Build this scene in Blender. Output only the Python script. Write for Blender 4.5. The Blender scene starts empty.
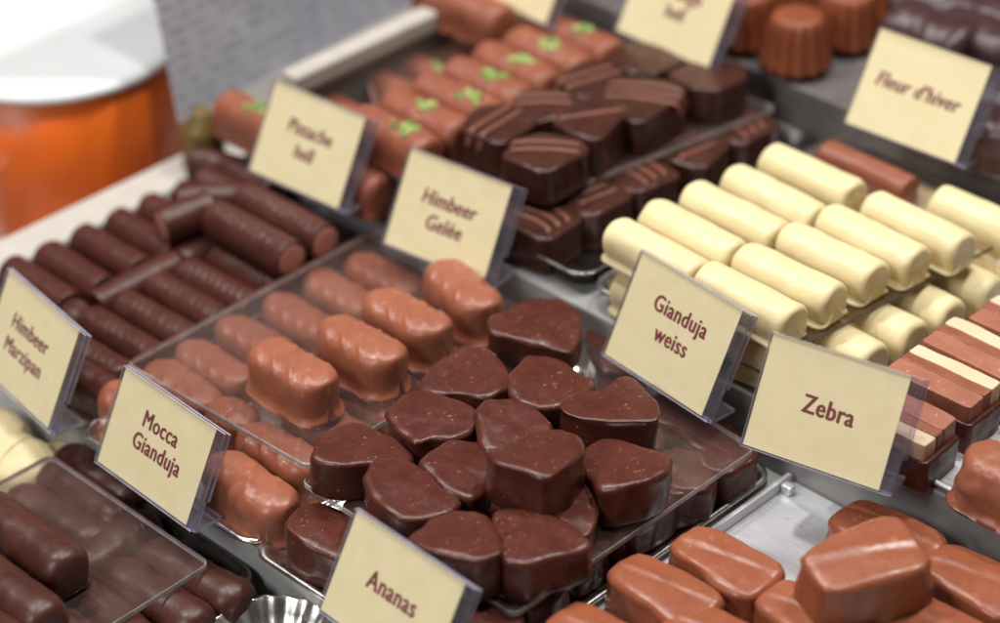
import bpy, bmesh, math, random
from mathutils import Vector, Matrix, noise
PI = math.pi
R = random.Random(7)
S = 0.01                                    # everything below is written in centimetres
scene = bpy.context.scene
COL = scene.collection

# ------------------------------------------------------------------ camera frame
# world X runs along the shelf fronts, Y into the display, Z up
FPX = 2436.0
PITCH = math.radians(33.8)
AZ = math.radians(43.7)
CX, CY, CZ = 83.098 * math.sin(AZ), -83.098 * math.cos(AZ), 58.63
RGT = (math.cos(AZ), math.sin(AZ)); FWD = (-math.sin(AZ), math.cos(AZ))

def P(px, py, z):
    """the point at height z (cm) seen at that place of the 1000 x 623 photograph, as (x, y)"""
    dx = (px - 500) / FPX; dy = -(py - 311.5) / FPX
    h = math.cos(PITCH) + dy * math.sin(PITCH); w = -math.sin(PITCH) + dy * math.cos(PITCH)
    t = (z - CZ) / w
    return (CX + t * (dx * RGT[0] + h * FWD[0]), CY + t * (dx * RGT[1] + h * FWD[1]))

cam = bpy.data.cameras.new('camera'); camo = bpy.data.objects.new('camera', cam); COL.objects.link(camo)
camo.location = (CX * S, CY * S, CZ * S)
fw = Vector((FWD[0] * math.cos(PITCH), FWD[1] * math.cos(PITCH), -math.sin(PITCH)))
camo.rotation_euler = fw.to_track_quat('-Z', 'Y').to_euler()
cam.lens = 36 * FPX / 1000; cam.sensor_width = 36
cam.clip_start = 0.05; cam.clip_end = 50
cam.dof.use_dof = True
fx, fy = P(560, 450, 3.5)
cam.dof.focus_distance = (Vector((fx, fy, 3.5)) - Vector((CX, CY, CZ))).dot(fw) * S
cam.dof.aperture_fstop = 4.3
scene.camera = camo

# ------------------------------------------------------------------ materials
def new_mat(name):
    m = bpy.data.materials.new(name); m.use_nodes = True
    nt = m.node_tree; nt.nodes.clear()
    return m, nt

def N(nt, t, **kw):
    n = nt.nodes.new(t)
    for k, v in kw.items():
        setattr(n, k, v)
    return n

def coords(nt, scale, seed=True):
    tc = N(nt, 'ShaderNodeTexCoord'); mp = N(nt, 'ShaderNodeMapping')
    mp.inputs['Scale'].default_value = (scale, scale, scale) if not isinstance(scale, tuple) else scale
    nt.links.new(tc.outputs['Object'], mp.inputs['Vector'])
    if seed:
        oi = N(nt, 'ShaderNodeObjectInfo'); mu = N(nt, 'ShaderNodeVectorMath', operation='SCALE')
        cx = N(nt, 'ShaderNodeCombineXYZ')
        nt.links.new(oi.outputs['Random'], cx.inputs[0]); nt.links.new(oi.outputs['Random'], cx.inputs[1])
        mu.inputs['Scale'].default_value = 57.0
        nt.links.new(cx.outputs[0], mu.inputs[0]); nt.links.new(mu.outputs[0], mp.inputs['Location'])
    return mp.outputs['Vector']

def ramp(nt, src, a, b, lo=0.0, hi=1.0):
    r = N(nt, 'ShaderNodeMapRange'); r.inputs['From Min'].default_value = a; r.inputs['From Max'].default_value = b
    r.inputs['To Min'].default_value = lo; r.inputs['To Max'].default_value = hi
    nt.links.new(src, r.inputs['Value']); return r.outputs['Result']

def noise_tex(nt, vec, scale, detail=3.0, rough=0.55):
    n = N(nt, 'ShaderNodeTexNoise'); n.inputs['Scale'].default_value = scale
    n.inputs['Detail'].default_value = detail; n.inputs['Roughness'].default_value = rough
    nt.links.new(vec, n.inputs['Vector']); return n.outputs['Fac']

def mixc(nt, fac, a, b):
    m = N(nt, 'ShaderNodeMix', data_type='RGBA')
    for k, v in ((6, a), (7, b)):
        if isinstance(v, tuple): m.inputs[k].default_value = (*v, 1)
        else: nt.links.new(v, m.inputs[k])
    if isinstance(fac, float): m.inputs[0].default_value = fac
    else: nt.links.new(fac, m.inputs[0])
    return m.outputs[2]

def chocolate(name, c1, c2, speck, rough=(0.33, 0.5), speck_amt=0.5, bump=0.25, sss=0.0, sssr=(1, .5, .3), fine=0.25, lamp=0.5):
    m, nt = new_mat(name); L = nt.links
    v = coords(nt, 100.0)
    big = noise_tex(nt, v, 0.9, 3); mid = noise_tex(nt, v, 3.2, 4); fin = noise_tex(nt, v, 16, 4, .6)
    col = mixc(nt, ramp(nt, big, .33, .67), c1, c2)
    # small pale scuffs and crumbs, gathered in patches
    wob = N(nt, 'ShaderNodeTexNoise'); wob.inputs['Scale'].default_value = 5; L.new(v, wob.inputs['Vector'])
    wv = N(nt, 'ShaderNodeVectorMath', operation='MULTIPLY_ADD'); wv.inputs[1].default_value = (.35, .35, .35)
    L.new(wob.outputs['Color'], wv.inputs[0]); L.new(v, wv.inputs[2])
    st = N(nt, 'ShaderNodeMapping'); st.inputs['Scale'].default_value = (1, .62, 1); st.inputs['Rotation'].default_value = (0, 0, .7); L.new(wv.outputs[0], st.inputs['Vector'])
    vo = N(nt, 'ShaderNodeTexVoronoi'); vo.inputs['Scale'].default_value = 3.8; L.new(st.outputs[0], vo.inputs['Vector'])
    dist = N(nt, 'ShaderNodeMath', operation='ADD'); L.new(vo.outputs['Distance'], dist.inputs[0])
    L.new(ramp(nt, fin, .3, .7, -.16, .20), dist.inputs[1])
    dot = ramp(nt, dist.outputs[0], .15, .07)
    patch = ramp(nt, noise_tex(nt, v, .9, 3), .42, .58)
    mu = N(nt, 'ShaderNodeMath', operation='MULTIPLY'); L.new(dot, mu.inputs[0]); L.new(patch, mu.inputs[1])
    mu2 = N(nt, 'ShaderNodeMath', operation='MULTIPLY'); L.new(mu.outputs[0], mu2.inputs[0]); mu2.inputs[1].default_value = speck_amt
    col = mixc(nt, mu2.outputs[0], col, speck)
    b = N(nt, 'ShaderNodeBsdfPrincipled'); L.new(col, b.inputs['Base Color'])
    L.new(ramp(nt, mid, .3, .7, *rough), b.inputs['Roughness'])
    b.inputs['IOR'].default_value = 1.46
    b.inputs['Specular IOR Level'].default_value = lamp
    if sss:
        b.inputs['Subsurface Weight'].default_value = sss; b.inputs['Subsurface Radius'].default_value = sssr
        b.inputs['Subsurface Scale'].default_value = 0.0035
    bp = N(nt, 'ShaderNodeBump'); bp.inputs['Strength'].default_value = bump; bp.inputs['Distance'].default_value = 0.0006
    hs = N(nt, 'ShaderNodeMath', operation='MULTIPLY_ADD'); L.new(fin, hs.inputs[0]); hs.inputs[1].default_value = fine; L.new(mid, hs.inputs[2])
    hs2 = N(nt, 'ShaderNodeMath', operation='MULTIPLY_ADD'); L.new(mu.outputs[0], hs2.inputs[0]); hs2.inputs[1].default_value = .25; L.new(hs.outputs[0], hs2.inputs[2])
    L.new(hs2.outputs[0], bp.inputs['Height']); L.new(bp.outputs[0], b.inputs['Normal'])
    o = N(nt, 'ShaderNodeOutputMaterial'); L.new(b.outputs[0], o.inputs[0])
    return m

def plain(name, c1, c2=None, rough=.5, metal=0.0, scale=1.0, bump=0.0, stretch=None, rough2=None, spec=.5, seed=True):
    m, nt = new_mat(name); L = nt.links
    c2 = c2 or c1
    v = coords(nt, tuple(100 * q for q in stretch) if stretch else 100.0, seed)
    n = noise_tex(nt, v, scale, 4)
    b = N(nt, 'ShaderNodeBsdfPrincipled'); L.new(mixc(nt, ramp(nt, n, .3, .7), c1, c2), b.inputs['Base Color'])
    if rough2 is None: b.inputs['Roughness'].default_value = rough
    else: L.new(ramp(nt, n, .3, .7, rough, rough2), b.inputs['Roughness'])
    b.inputs['Metallic'].default_value = metal; b.inputs['Specular IOR Level'].default_value = spec
    if bump:
        bp = N(nt, 'ShaderNodeBump'); bp.inputs['Strength'].default_value = bump; bp.inputs['Distance'].default_value = .0004
        L.new(n, bp.inputs['Height']); L.new(bp.outputs[0], b.inputs['Normal'])
    o = N(nt, 'ShaderNodeOutputMaterial'); L.new(b.outputs[0], o.inputs[0])
    return m

def clear_plastic(name, tint, haze, hazecol=(.8, .75, .75), rough=.12, ior=1.42):
    """clear acrylic: see-through with a skin of gloss and a slight milky haze"""
    m, nt = new_mat(name); L = nt.links
    t = N(nt, 'ShaderNodeBsdfTransparent'); t.inputs[0].default_value = (*tint, 1)
    g = N(nt, 'ShaderNodeBsdfGlossy'); g.inputs['Color'].default_value = (1, 1, 1, 1)
    v = coords(nt, 100.0)
    mp2 = N(nt, 'ShaderNodeMapping'); mp2.inputs['Rotation'].default_value = (0, 0, .5); mp2.inputs['Scale'].default_value = (.25, 9, 1); L.new(v, mp2.inputs['Vector'])
    scr = ramp(nt, noise_tex(nt, mp2.outputs[0], .9, 2), .60, .72, 0, .5)
    n0 = noise_tex(nt, v, .8, 4)
    na = N(nt, 'ShaderNodeMath', operation='ADD'); L.new(n0, na.inputs[0]); L.new(scr, na.inputs[1]); n = na.outputs[0]
    L.new(ramp(nt, n, .3, .7, rough * .6, rough * 1.5), g.inputs['Roughness'])
    d = N(nt, 'ShaderNodeBsdfDiffuse'); d.inputs[0].default_value = (*hazecol, 1)
    geo = N(nt, 'ShaderNodeNewGeometry')
    inv = N(nt, 'ShaderNodeMath', operation='SUBTRACT'); inv.inputs[0].default_value = 1; L.new(geo.outputs['Backfacing'], inv.inputs[1])
    hz = N(nt, 'ShaderNodeMath', operation='MULTIPLY'); L.new(inv.outputs[0], hz.inputs[0]); L.new(ramp(nt, n, .25, .75, haze * .6, haze * 1.4), hz.inputs[1])
    fr = N(nt, 'ShaderNodeFresnel'); fr.inputs['IOR'].default_value = ior
    ff = N(nt, 'ShaderNodeMath', operation='MULTIPLY'); L.new(inv.outputs[0], ff.inputs[0]); L.new(fr.outputs[0], ff.inputs[1])
    m1 = N(nt, 'ShaderNodeMixShader'); L.new(hz.outputs[0], m1.inputs[0]); L.new(t.outputs[0], m1.inputs[1]); L.new(d.outputs[0], m1.inputs[2])
    m2 = N(nt, 'ShaderNodeMixShader'); L.new(ff.outputs[0], m2.inputs[0]); L.new(m1.outputs[0], m2.inputs[1]); L.new(g.outputs[0], m2.inputs[2])
    o = N(nt, 'ShaderNodeOutputMaterial'); L.new(m2.outputs[0], o.inputs[0])
    return m

DARK = chocolate('dark chocolate', (.070, .0160, .0102), (.094, .0225, .0142), (.52, .30, .21), (.26, .40), .6, .22)
DARKS = chocolate('dark stick chocolate', (.058, .0152, .0100), (.078, .0210, .0140), (.4, .2, .14), (.32, .46), .12, .22)
DARKG = chocolate('glossy dark chocolate', (.050, .0130, .0082), (.068, .0175, .0110), (.4, .22, .15), (.34, .46), .3, .12)
DARKQ = chocolate('square dark chocolate', (.048, .0165, .0115), (.066, .022, .015), (.4, .22, .15), (.20, .32), .2, .15)
MILK = chocolate('milk chocolate', (.285, .092, .050), (.335, .112, .062), (.72, .46, .33), (.30, .42), .45, .20, .15)
MILKB = chocolate('milk block chocolate', (.265, .077, .036), (.305, .092, .043), (.72, .46, .33), (.24, .36), .4, .14, .15)
MILKP = chocolate('pistachio milk chocolate', (.235, .070, .038), (.285, .088, .047), (.6, .3, .2), (.36, .5), .2, .2, .15)
CUPM = chocolate('cup milk chocolate', (.21, .054, .020), (.26, .068, .026), (.6, .3, .2), (.4, .5), .1, .2)
WHITE = chocolate('white chocolate', (.72, .605, .34), (.76, .65, .385), (.62, .45, .24), (.34, .46), .22, .22, .35, (1, .7, .35), .1)
FILL = chocolate('marzipan filling', (.36, .125, .09), (.42, .16, .115), (.7, .4, .3), (.6, .7), .4, .5)
CREAMY = chocolate('ivory gianduja', (.70, .52, .34), (.76, .58, .40), (.9, .8, .65), (.42, .55), .5, .35, .25)
GMILK = chocolate('cut milk gianduja', (.32, .115, .068), (.38, .142, .086), (.8, .55, .4), (.42, .55), .8, .4)
GBROWN = chocolate('cut brown gianduja', (.23, .070, .038), (.28, .088, .048), (.7, .4, .3), (.42, .55), .8, .4)
STRIPE = chocolate('drizzled chocolate', (.16, .056, .034), (.20, .072, .044), (.5, .3, .2), (.35, .45), .0, .1)
GREEN = plain('chopped pistachio', (.10, .24, .035), (.33, .42, .10), .6, 0, 6, .5)
GREEN2 = plain('pale pistachio', (.34, .40, .12), (.45, .46, .18), .6, 0, 6, .5)
GREEN3 = plain('dark pistachio', (.06, .15, .03), (.10, .20, .04), .6, 0, 6, .5)
PAPER = plain('cream card paper', (.80, .69, .425), (.85, .74, .475), .7, 0, 1.1, .05, None, None, .2)
INK = plain('maroon ink', (.185, .024, .030), (.21, .03, .036), .7)
STEEL = plain('brushed steel', (.62, .63, .66), (.74, .75, .78), .34, .55, 3, .05, (.25, 7, 4), .42, seed=False)
TRAYM = plain('pressed steel', (.66, .64, .62), (.74, .72, .70), .20, 1.0, 1.2, .03, None, .32)
DTRAY = plain('dark steel', (.16, .14, .135), (.20, .18, .17), .25, 1.0, 1.2, .02, None, .34)
SHELF = plain('grey lacquered shelf', (.27, .265, .26), (.32, .315, .31), .30, 0, 1.2, .0, None, .42)
LEDGE = plain('white lacquered counter', (.46, .43, .39), (.52, .49, .45), .35, 0, .7, .0, None, .45)
ORANGE = plain('orange plastic', (.74, .125, .009), (.80, .15, .011), .38, 0, .3)
LID = plain('white plastic', (.62, .62, .63), (.66, .66, .67), .4, 0, .4)
RAILM = plain('pale rail', (.42, .38, .34), (.50, .46, .42), .4, 0, .8)
BACKW = plain('grey green wall', (.13, .15, .135), (.19, .21, .19), .45, 0, .8)
OLIVE = plain('olive brown plastic', (.13, .085, .02), (.17, .11, .03), .4)
FARDARK = plain('dark cocoa glaze', (.045, .020, .022), (.07, .03, .032), .35, 0, 1)
ACRYL = clear_plastic('clear acrylic sheet', (.90, .88, .88), .05, (.75, .50, .44), .08)
SLEEVE = clear_plastic('clear acrylic sleeve', (.80, .77, .83), .07, (.62, .58, .70), .08)
FRONT = clear_plastic('clear card window', (.985, .985, .985), .012, (.85, .85, .85), .12)
CLEAR = clear_plastic('clear cup plastic', (.96, .95, .95), .06, (.8, .8, .8), .1)

def edge_mat(name, c, tr):
    m, nt = new_mat(name); L = nt.links
    d = N(nt, 'ShaderNodeBsdfPrincipled'); d.inputs['Base Color'].default_value = (*c, 1); d.inputs['Roughness'].default_value = .16
    d.inputs['IOR'].default_value = 1.49
    v = coords(nt, 100.0); n = noise_tex(nt, v, 1.5, 3)
    L.new(mixc(nt, ramp(nt, n, .35, .65), c, tuple(min(1, q * 1.5) for q in c)), d.inputs['Base Color'])
    t = N(nt, 'ShaderNodeBsdfTransparent'); t.inputs[0].default_value = (.8, .78, .85, 1)
    x = N(nt, 'ShaderNodeMixShader'); x.inputs[0].default_value = 1 - tr
    L.new(t.outputs[0], x.inputs[1]); L.new(d.outputs[0], x.inputs[2])
    o = N(nt, 'ShaderNodeOutputMaterial'); L.new(x.outputs[0], o.inputs[0]); return m
ACEDGE = edge_mat('acrylic sheet edge', (.40, .37, .36), .15)
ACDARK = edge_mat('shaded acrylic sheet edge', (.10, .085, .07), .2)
SLEDGE = edge_mat('acrylic sleeve edge', (.42, .41, .50), .3)

def sheet_print():
    """faint rows of grey printing on a lilac grey sheet"""
    m, nt = new_mat('printed grey sheet'); L = nt.links
    v = coords(nt, 100.0, False)
    sep = N(nt, 'ShaderNodeSeparateXYZ'); L.new(v, sep.inputs[0])
    w = N(nt, 'ShaderNodeMath', operation='MULTIPLY'); L.new(sep.outputs['Y'], w.inputs[0]); w.inputs[1].default_value = 1.6
    fr = N(nt, 'ShaderNodeMath', operation='FRACT'); L.new(w.outputs[0], fr.inputs[0])
    row = ramp(nt, fr.outputs[0], .48, .56)
    vv = N(nt, 'ShaderNodeMapping'); vv.inputs['Scale'].default_value = (1.2, .8, 1); L.new(v, vv.inputs['Vector'])
    words = ramp(nt, noise_tex(nt, vv.outputs[0], 1.3, 2), .45, .52)
    a = N(nt, 'ShaderNodeMath', operation='MULTIPLY'); L.new(row, a.inputs[0]); L.new(words, a.inputs[1])
    a2 = N(nt, 'ShaderNodeMath', operation='MULTIPLY'); L.new(a.outputs[0], a2.inputs[0]); a2.inputs[1].default_value = .4
    col = mixc(nt, a2.outputs[0], mixc(nt, ramp(nt, noise_tex(nt, v, .25, 2), .35, .65), (.46, .47, .53), (.56, .57, .63)), (.12, .12, .20))
    b = N(nt, 'ShaderNodeBsdfPrincipled'); L.new(col, b.inputs['Base Color']); b.inputs['Roughness'].default_value = .45
    o = N(nt, 'ShaderNodeOutputMaterial'); L.new(b.outputs[0], o.inputs[0]); return m
PRINT = sheet_print()

# ------------------------------------------------------------------ object helpers
def link_mesh(name, verts, faces, mats, parent=None, loc=None, rot=None, smooth=True, fmat=None):
    me = bpy.data.meshes.new(name)
    me.from_pydata([(x * S, y * S, z * S) for x, y, z in verts], [], faces)
    for m in (mats if isinstance(mats, (list, tuple)) else [mats]): me.materials.append(m)
    bm = bmesh.new(); bm.from_mesh(me); bmesh.ops.recalc_face_normals(bm, faces=bm.faces); bm.to_mesh(me); bm.free()
    if fmat:
        for i, q in enumerate(fmat): me.polygons[i].material_index = q
    if smooth: me.polygons.foreach_set('use_smooth', [True] * len(me.polygons))
    me.update()
    o = bpy.data.objects.new(name, me); COL.objects.link(o)
    if parent: o.parent = parent
    if loc is not None: o.location = Vector(loc) * S
    if rot is not None: o.rotation_euler = rot
    return o

def tag(o, label, cat, group=None):
    o['label'] = label; o['category'] = cat
    if group: o['group'] = group
    return o

def root(name, loc, rot=(0, 0, 0)):
    o = bpy.data.objects.new(name, None); COL.objects.link(o); o.empty_display_size = .01
    o.location = Vector(loc) * S; o.rotation_euler = rot
    return o

def structure(o):
    o['kind'] = 'structure'; return o

ORD = ['first', 'second', 'third', 'fourth', 'fifth', 'sixth', 'seventh', 'eighth', 'ninth', 'tenth', 'eleventh', 'twelfth']

def nz(x, y, z, s):
    return noise.noise(Vector((x + s * 13.7, y - s * 7.1, z + s * 3.3)))

def loft(rings):
    n = len(rings[0]); V = []; F = []
    for r in rings: V += r
    for i in range(len(rings) - 1):
        for j in range(n):
            a = i * n + j; b = i * n + (j + 1) % n
            F.append((a, b, b + n, a + n))
    for k, i in ((0, 0), (1, len(rings) - 1)):
        c = [sum(p[q] for p in rings[i]) / n for q in range(3)]
        ci = len(V); V.append(tuple(c))
        for j in range(n):
            F.append((i * n + j, i * n + (j + 1) % n, ci))
    return V, F

def stick_mesh(L, w, h, seed=0, box=.85, endr=.35, endflat=.72, ribs=0.0, ribn=9, skew=0.0, foot=.0, lump=.03, nx=46, nt=44, endlump=0.0, taper=0, under=1.0, endz=1.0):
    """a loaf lying along X on z = 0: rounded section with a flat underside, rounded ends"""
    rings = []
    xs = []
    for k in range(7):
        a = k / 6 * PI / 2
        xs.append((-L / 2 + endr * (1 - math.sin(a)) if False else -L / 2 + endr * (1 - math.cos(a)), endflat + (1 - endflat) * math.sin(a)))
    mid = [(-L / 2 + endr + (L - 2 * endr) * k / (nx - 14) , 1.0) for k in range(1, nx - 14)]
    xs2 = xs + mid + [(-x, s) for x, s in reversed(xs)]
    for x, s in xs2:
        ring = []
        for j in range(nt):
            t = 2 * PI * j / nt
            ct, st = math.cos(t), math.sin(t)
            y = math.copysign(abs(ct) ** box, ct) * w / 2 * s * (1 + taper * x / L)
            zz = math.copysign(abs(st) ** box, st)
            z = h * .5 + zz * h * .5 * (1 - (1 - s) * endz)
            if st < 0:
                g = math.asin(min(1, -st)) / (PI / 2)
                if g < .72: y2, z2 = math.copysign(w / 2 * s * (1 - .03 * g), ct), h * .5 * (1 - g / .72)
                else: y2, z2 = math.copysign(w / 2 * s * .97 * (1 - (g - .72) / .28), ct), 0.0
                y += (y2 - y) * under; z += (z2 - z) * under
            up = max(0.0, zz)
            if ribs and up > 0:
                ph = (x + skew * y) / L * ribn * 2 * PI
                inner = max(0.0, 1 - (abs(x) / (L / 2)) ** 6)
                z += ribs * (((1 + math.cos(ph)) / 2) ** 5 - .25) * max(0, (up - .45) / .55) ** .8 * inner
            q = lump * nz(x * .7, y * .7, z * .7, seed) + lump * .5 * nz(x * 1.9, y * 1.9, z * 1.9, seed + 5)
            y += q * ct * 2; z += max(0, q) * up * 2 if z < .1 else q * max(0, zz)
            xx = x + endlump * nz(y * 1.2, z * 1.2, x, seed + 9) * (1 if abs(x) > L / 2 - endr else 0)
            if foot and z < .13 * h:
                ex = x - max(-(L / 2 - endr), min(L / 2 - endr, x))
                ox, oy = ex, math.copysign(w / 2 * s, ct) if abs(ct) > 1e-6 else 0
                gx, gy = ox / (endr * endr), oy / (w * w / 4); gl = math.hypot(gx, gy) or 1
                k = (1 - z / (.13 * h)) ** .7 * min(1, abs(y) / (w * .30 * s + .001) if abs(ex) < endr * .98 else 1)
                f = foot * (1 + .8 * nz(x * 1.1, y * 1.1, 0, seed + 2))
                y += (oy + f * gy / gl - y) * k; xx += f * gx / gl * k
            ring.append((xx, y, max(0.0, z)))
        rings.append(ring)
    return loft(rings)

def smooth_poly(pts, n=64, it=2, keep=.25):
    for _ in range(it):
        q = []
        for i in range(len(pts)):
            a, b = pts[i], pts[(i + 1) % len(pts)]
            q.append((a[0] * (1 - keep) + b[0] * keep, a[1] * (1 - keep) + b[1] * keep))
            q.append((a[0] * keep + b[0] * (1 - keep), a[1] * keep + b[1] * (1 - keep)))
        pts = q
    seg = [math.dist(pts[i], pts[(i + 1) % len(pts)]) for i in range(len(pts))]
    tot = sum(seg); out = []; i = 0; acc = 0
    for k in range(n):
        d = tot * k / n
        while acc + seg[i] < d: acc += seg[i]; i += 1
        f = (d - acc) / seg[i]; a, b = pts[i], pts[(i + 1) % len(pts)]
        out.append((a[0] + (b[0] - a[0]) * f, a[1] + (b[1] - a[1]) * f))
    return out

def area2(p):
    return sum(p[i][0] * p[(i + 1) % len(p)][1] - p[(i + 1) % len(p)][0] * p[i][1] for i in range(len(p)))

def slab_mesh(poly, h, bev=.22, draft=.10, dome=.05, lump=.05, foot=.08, seed=0, n=64, it=2, lip=.0, topf=None, tilt=(0, 0), keep=.25, grow=0.0, ragged=0.0, bulge=0.0, tuck=0.0):
    """an outline in plan (its top face) pulled down to a solid of height h with soft edges; base at z = 0"""
    if area2(poly) < 0: poly = poly[::-1]
    p = smooth_poly(poly, n, it, keep)
    cx = sum(a for a, b in p) / n; cy = sum(b for a, b in p) / n
    nr = []
    for i in range(n):
        a, b = p[i - 2], p[(i + 2) % n]
        dx, dy = b[0] - a[0], b[1] - a[1]; l = math.hypot(dx, dy) or 1
        nr.append((dy / l, -dx / l))
    if grow: p = [(a + g[0] * grow, b + g[1] * grow) for (a, b), g in zip(p, nr)]
    rag = [1 + ragged * nz(q[0] * .9, q[1] * .9, 2.0, seed + 21) * 1.6 for q in p]
    def ring(off, z, sc=1.0, rg=False):
        r = []
        for i in range(n):
            x = cx + (p[i][0] - cx) * sc + nr[i][0] * off * (rag[i] if rg else 1); y = cy + (p[i][1] - cy) * sc + nr[i][1] * off * (rag[i] if rg else 1)
            r.append((x, y, z if not rg else h - (h - z) * rag[i]))
        return r
    rs = [ring(-tuck, 0, .5), ring(draft - tuck, 0), ring(draft + foot - tuck * .62, .04), ring(draft + foot * .8 - tuck * .25, .13), ring(draft * .95 - tuck * .05, .26)]
    for k in range(1, 5):
        f = k / 5; rs.append(ring(draft * (1 - f * .8) + .03 * math.sin(f * PI), .24 + (h - bev - .24) * f))
    for k in range(0, 7):
        a = k / 6 * PI / 2
        rs.append(ring(draft * .2 - bev * (1 - math.cos(a)) + bev * .35 + lip * math.sin(2 * a), h - bev + bev * math.sin(a), 1.0, True))
    off = -bev * .65
    for k, sc in enumerate((.93, .84, .72, .58, .42, .26, .1)):
        rs.append(ring(off * sc, h, sc))
    out = []
    rad = max(math.dist((cx, cy), q) for q in p)
    for r in rs:
        o = []
        for x, y, z in r:
            t = min(1, max(0, z / h))
            d = math.hypot(x - cx, y - cy) / rad
            q = lump * nz(x * .55, y * .55, z * .55, seed) + lump * .45 * nz(x * 1.6, y * 1.6, z * 1.6, seed + 4)
            l = math.hypot(x - cx, y - cy) or 1
            if bulge and d > .3: q += bulge * nz((x - cx) / l * 1.7, (y - cy) / l * 1.7, z * .5, seed + 31) * (1 - t) ** .7 * min(1, t * 5)
            x2 = x + q * 1.5 * (x - cx) / l * (0 if d < .3 else 1); y2 = y + q * 1.5 * (y - cy) / l * (0 if d < .3 else 1)
            z2 = z + (q * .9 + dome * (1 - d * d)) * t ** 3
            if topf: z2 += topf(x, y) * t ** 4
            z2 += (tilt[0] * (x - cx) + tilt[1] * (y - cy)) * t
            o.append((x2 - cx, y2 - cy, max(0, z2)))
        out.append(o)
    V, F = loft(out)
    return V, F, (cx, cy)

def traced(name, pix, ztop, h, mat, label, cat='praline', group=None, parent=None, rough_edges=True, **kw):
    poly = [P(x, y, ztop) for x, y in pix]
    V, F, c = slab_mesh(poly, h, **kw)
    o = link_mesh(name, V, F, mat, parent, (c[0], c[1], ztop - h))
    if label: tag(o, label, cat, group)
    return o

def box(name, x0, x1, y0, y1, z0, z1, mat, parent=None, bev=.05, loc=(0, 0, 0)):
    bm = bmesh.new()
    bmesh.ops.create_cube(bm, size=1)
    for v in bm.verts:
        v.co = ((x0 + (v.co.x + .5) * (x1 - x0)) * S, (y0 + (v.co.y + .5) * (y1 - y0)) * S, (z0 + (v.co.z + .5) * (z1 - z0)) * S)
    if bev: bmesh.ops.bevel(bm, geom=list(bm.edges), offset=bev * S, segments=3, affect='EDGES', profile=.5)
    me = bpy.data.meshes.new(name); bm.to_mesh(me); bm.free(); me.materials.append(mat)
    o = bpy.data.objects.new(name, me); COL.objects.link(o)
    o.location = Vector(loc) * S
    if parent: o.parent = parent
    return o

# ------------------------------------------------------------------ the counter and its steps
def shelf(name, x0, x1, y0, y1, z0, z1, mat=SHELF, bev=.12):
    return structure(box(name, x0, x1, y0, y1, z0, z1, mat, None, bev))
EDGE1, EDGE2, EDGE3 = -14.1, 2.55, 19.3
shelf('shelf_front', -19.6, 40, -45, EDGE1, -9, -3.0)
shelf('shelf_lower', -19.4, 40, EDGE1 + .002, EDGE2, -9, 0, plain('front-lit lacquered shelf', (.46, .46, .45), (.52, .52, .51), .3, 0, 1.2, 0, None, .42))  # shelf lacquer lightened in colour to stand for front light on the riser
shelf('shelf_middle', -18.9, 40, EDGE2 + .002, EDGE3, -9, 3.0)
shelf('shelf_upper', -18.9, 60, EDGE3 + .002, 90, -9, 5.9, plain('dark upper shelf', (.10, .09, .09), (.15, .135, .13), .35))
shelf('ledge', -21.9, -19.72, -60, 17, -9, 1.2, LEDGE, .15)
shelf('counter', -90, -21.95, -60, 120, -9, -3.0, LEDGE, .1)

# ------------------------------------------------------------------ trays
def tray(label, x0, x1, y0, y1, z, mat=TRAYM, wall=1.0, flare=.35, r=.9, name='metal_tray'):
    def rr(off, zz, rad):
        pts = []
        X0, X1, Y0, Y1 = x0 - off, x1 + off, y0 - off, y1 + off
        for cx, cy, a0 in ((X1 - rad, Y1 - rad, 0), (X0 + rad, Y1 - rad, 90), (X0 + rad, Y0 + rad, 180), (X1 - rad, Y0 + rad, 270)):
            for k in range(9):
                a = math.radians(a0 + k * 90 / 8)
                pts.append((cx + rad * math.cos(a), cy + rad * math.sin(a), zz + .015 * nz(cx + math.cos(a), cy + math.sin(a), zz, 3)))
        return pts
    rs = [rr(-1.0, .01, r * .4), rr(-flare - .05, .01, r), rr(-flare + .02, .03, r), rr(0, wall, r), rr(.10, wall + .05, r), rr(.2, wall, r), rr(.22, wall - .1, r),
          rr(.16, wall - .09, r), rr(.08, wall - .03, r), rr(-.06, wall - .08, r), rr(-flare + .0, .1, r), rr(-flare - .1, .07, r), rr(-1.2, .065, r * .4)]
    cx, cy = (x0 + x1) / 2, (y0 + y1) / 2
    rs = [[(a - cx, b - cy, c) for a, b, c in q] for q in rs]
    V, F = loft(rs)
    o = link_mesh(name, V, F, mat, None, (cx, cy, z))
    return tag(o, label, 'tray', 'metal trays on the shelf steps')
tray('steel tray under the smooth dark marzipan sticks, beside the white counter', -19.5, -9.4, -13.6, 2.2, 0, DTRAY)
tray('steel tray under the ribbed milk chocolate bars, behind the Mocca Gianduja card', -8.9, 1.45, -14.95, 2.0, 0, TRAYM, .42)
tray('steel tray under the heap of dark wedges, behind the Ananas card', 1.8, 12.75, -15.1, 1.9, 0, TRAYM, .42)
plate = root('steel_plate', (20.3, -5.8, 0))
box('plate_floor', -6.7, 7, -8.2, 8.25, .01, .1, STEEL, plate, .03)
box('plate_lip', -6.95, -6.72, -8.2, 8.1, .01, .55, STEEL, plate, .06)
box('corner_lug', -6.71, -6.2, 7.3, 7.7, .1, .5, STEEL, plate, .1)
tag(plate, 'half empty brushed steel plate holding the smooth milk chocolate blocks', 'tray', 'metal trays on the shelf steps')
tray('dark steel tray of thick glossy dark sticks below the Mocca Gianduja card', -9.4, 0.9, -34, -14.6, -3, DTRAY, 1.3)
tray('steel tray under the milk sticks with pistachio, behind the Pistache card', -18.2, -7.4, 3.4, 19.0, 3.0, TRAYM)
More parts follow.
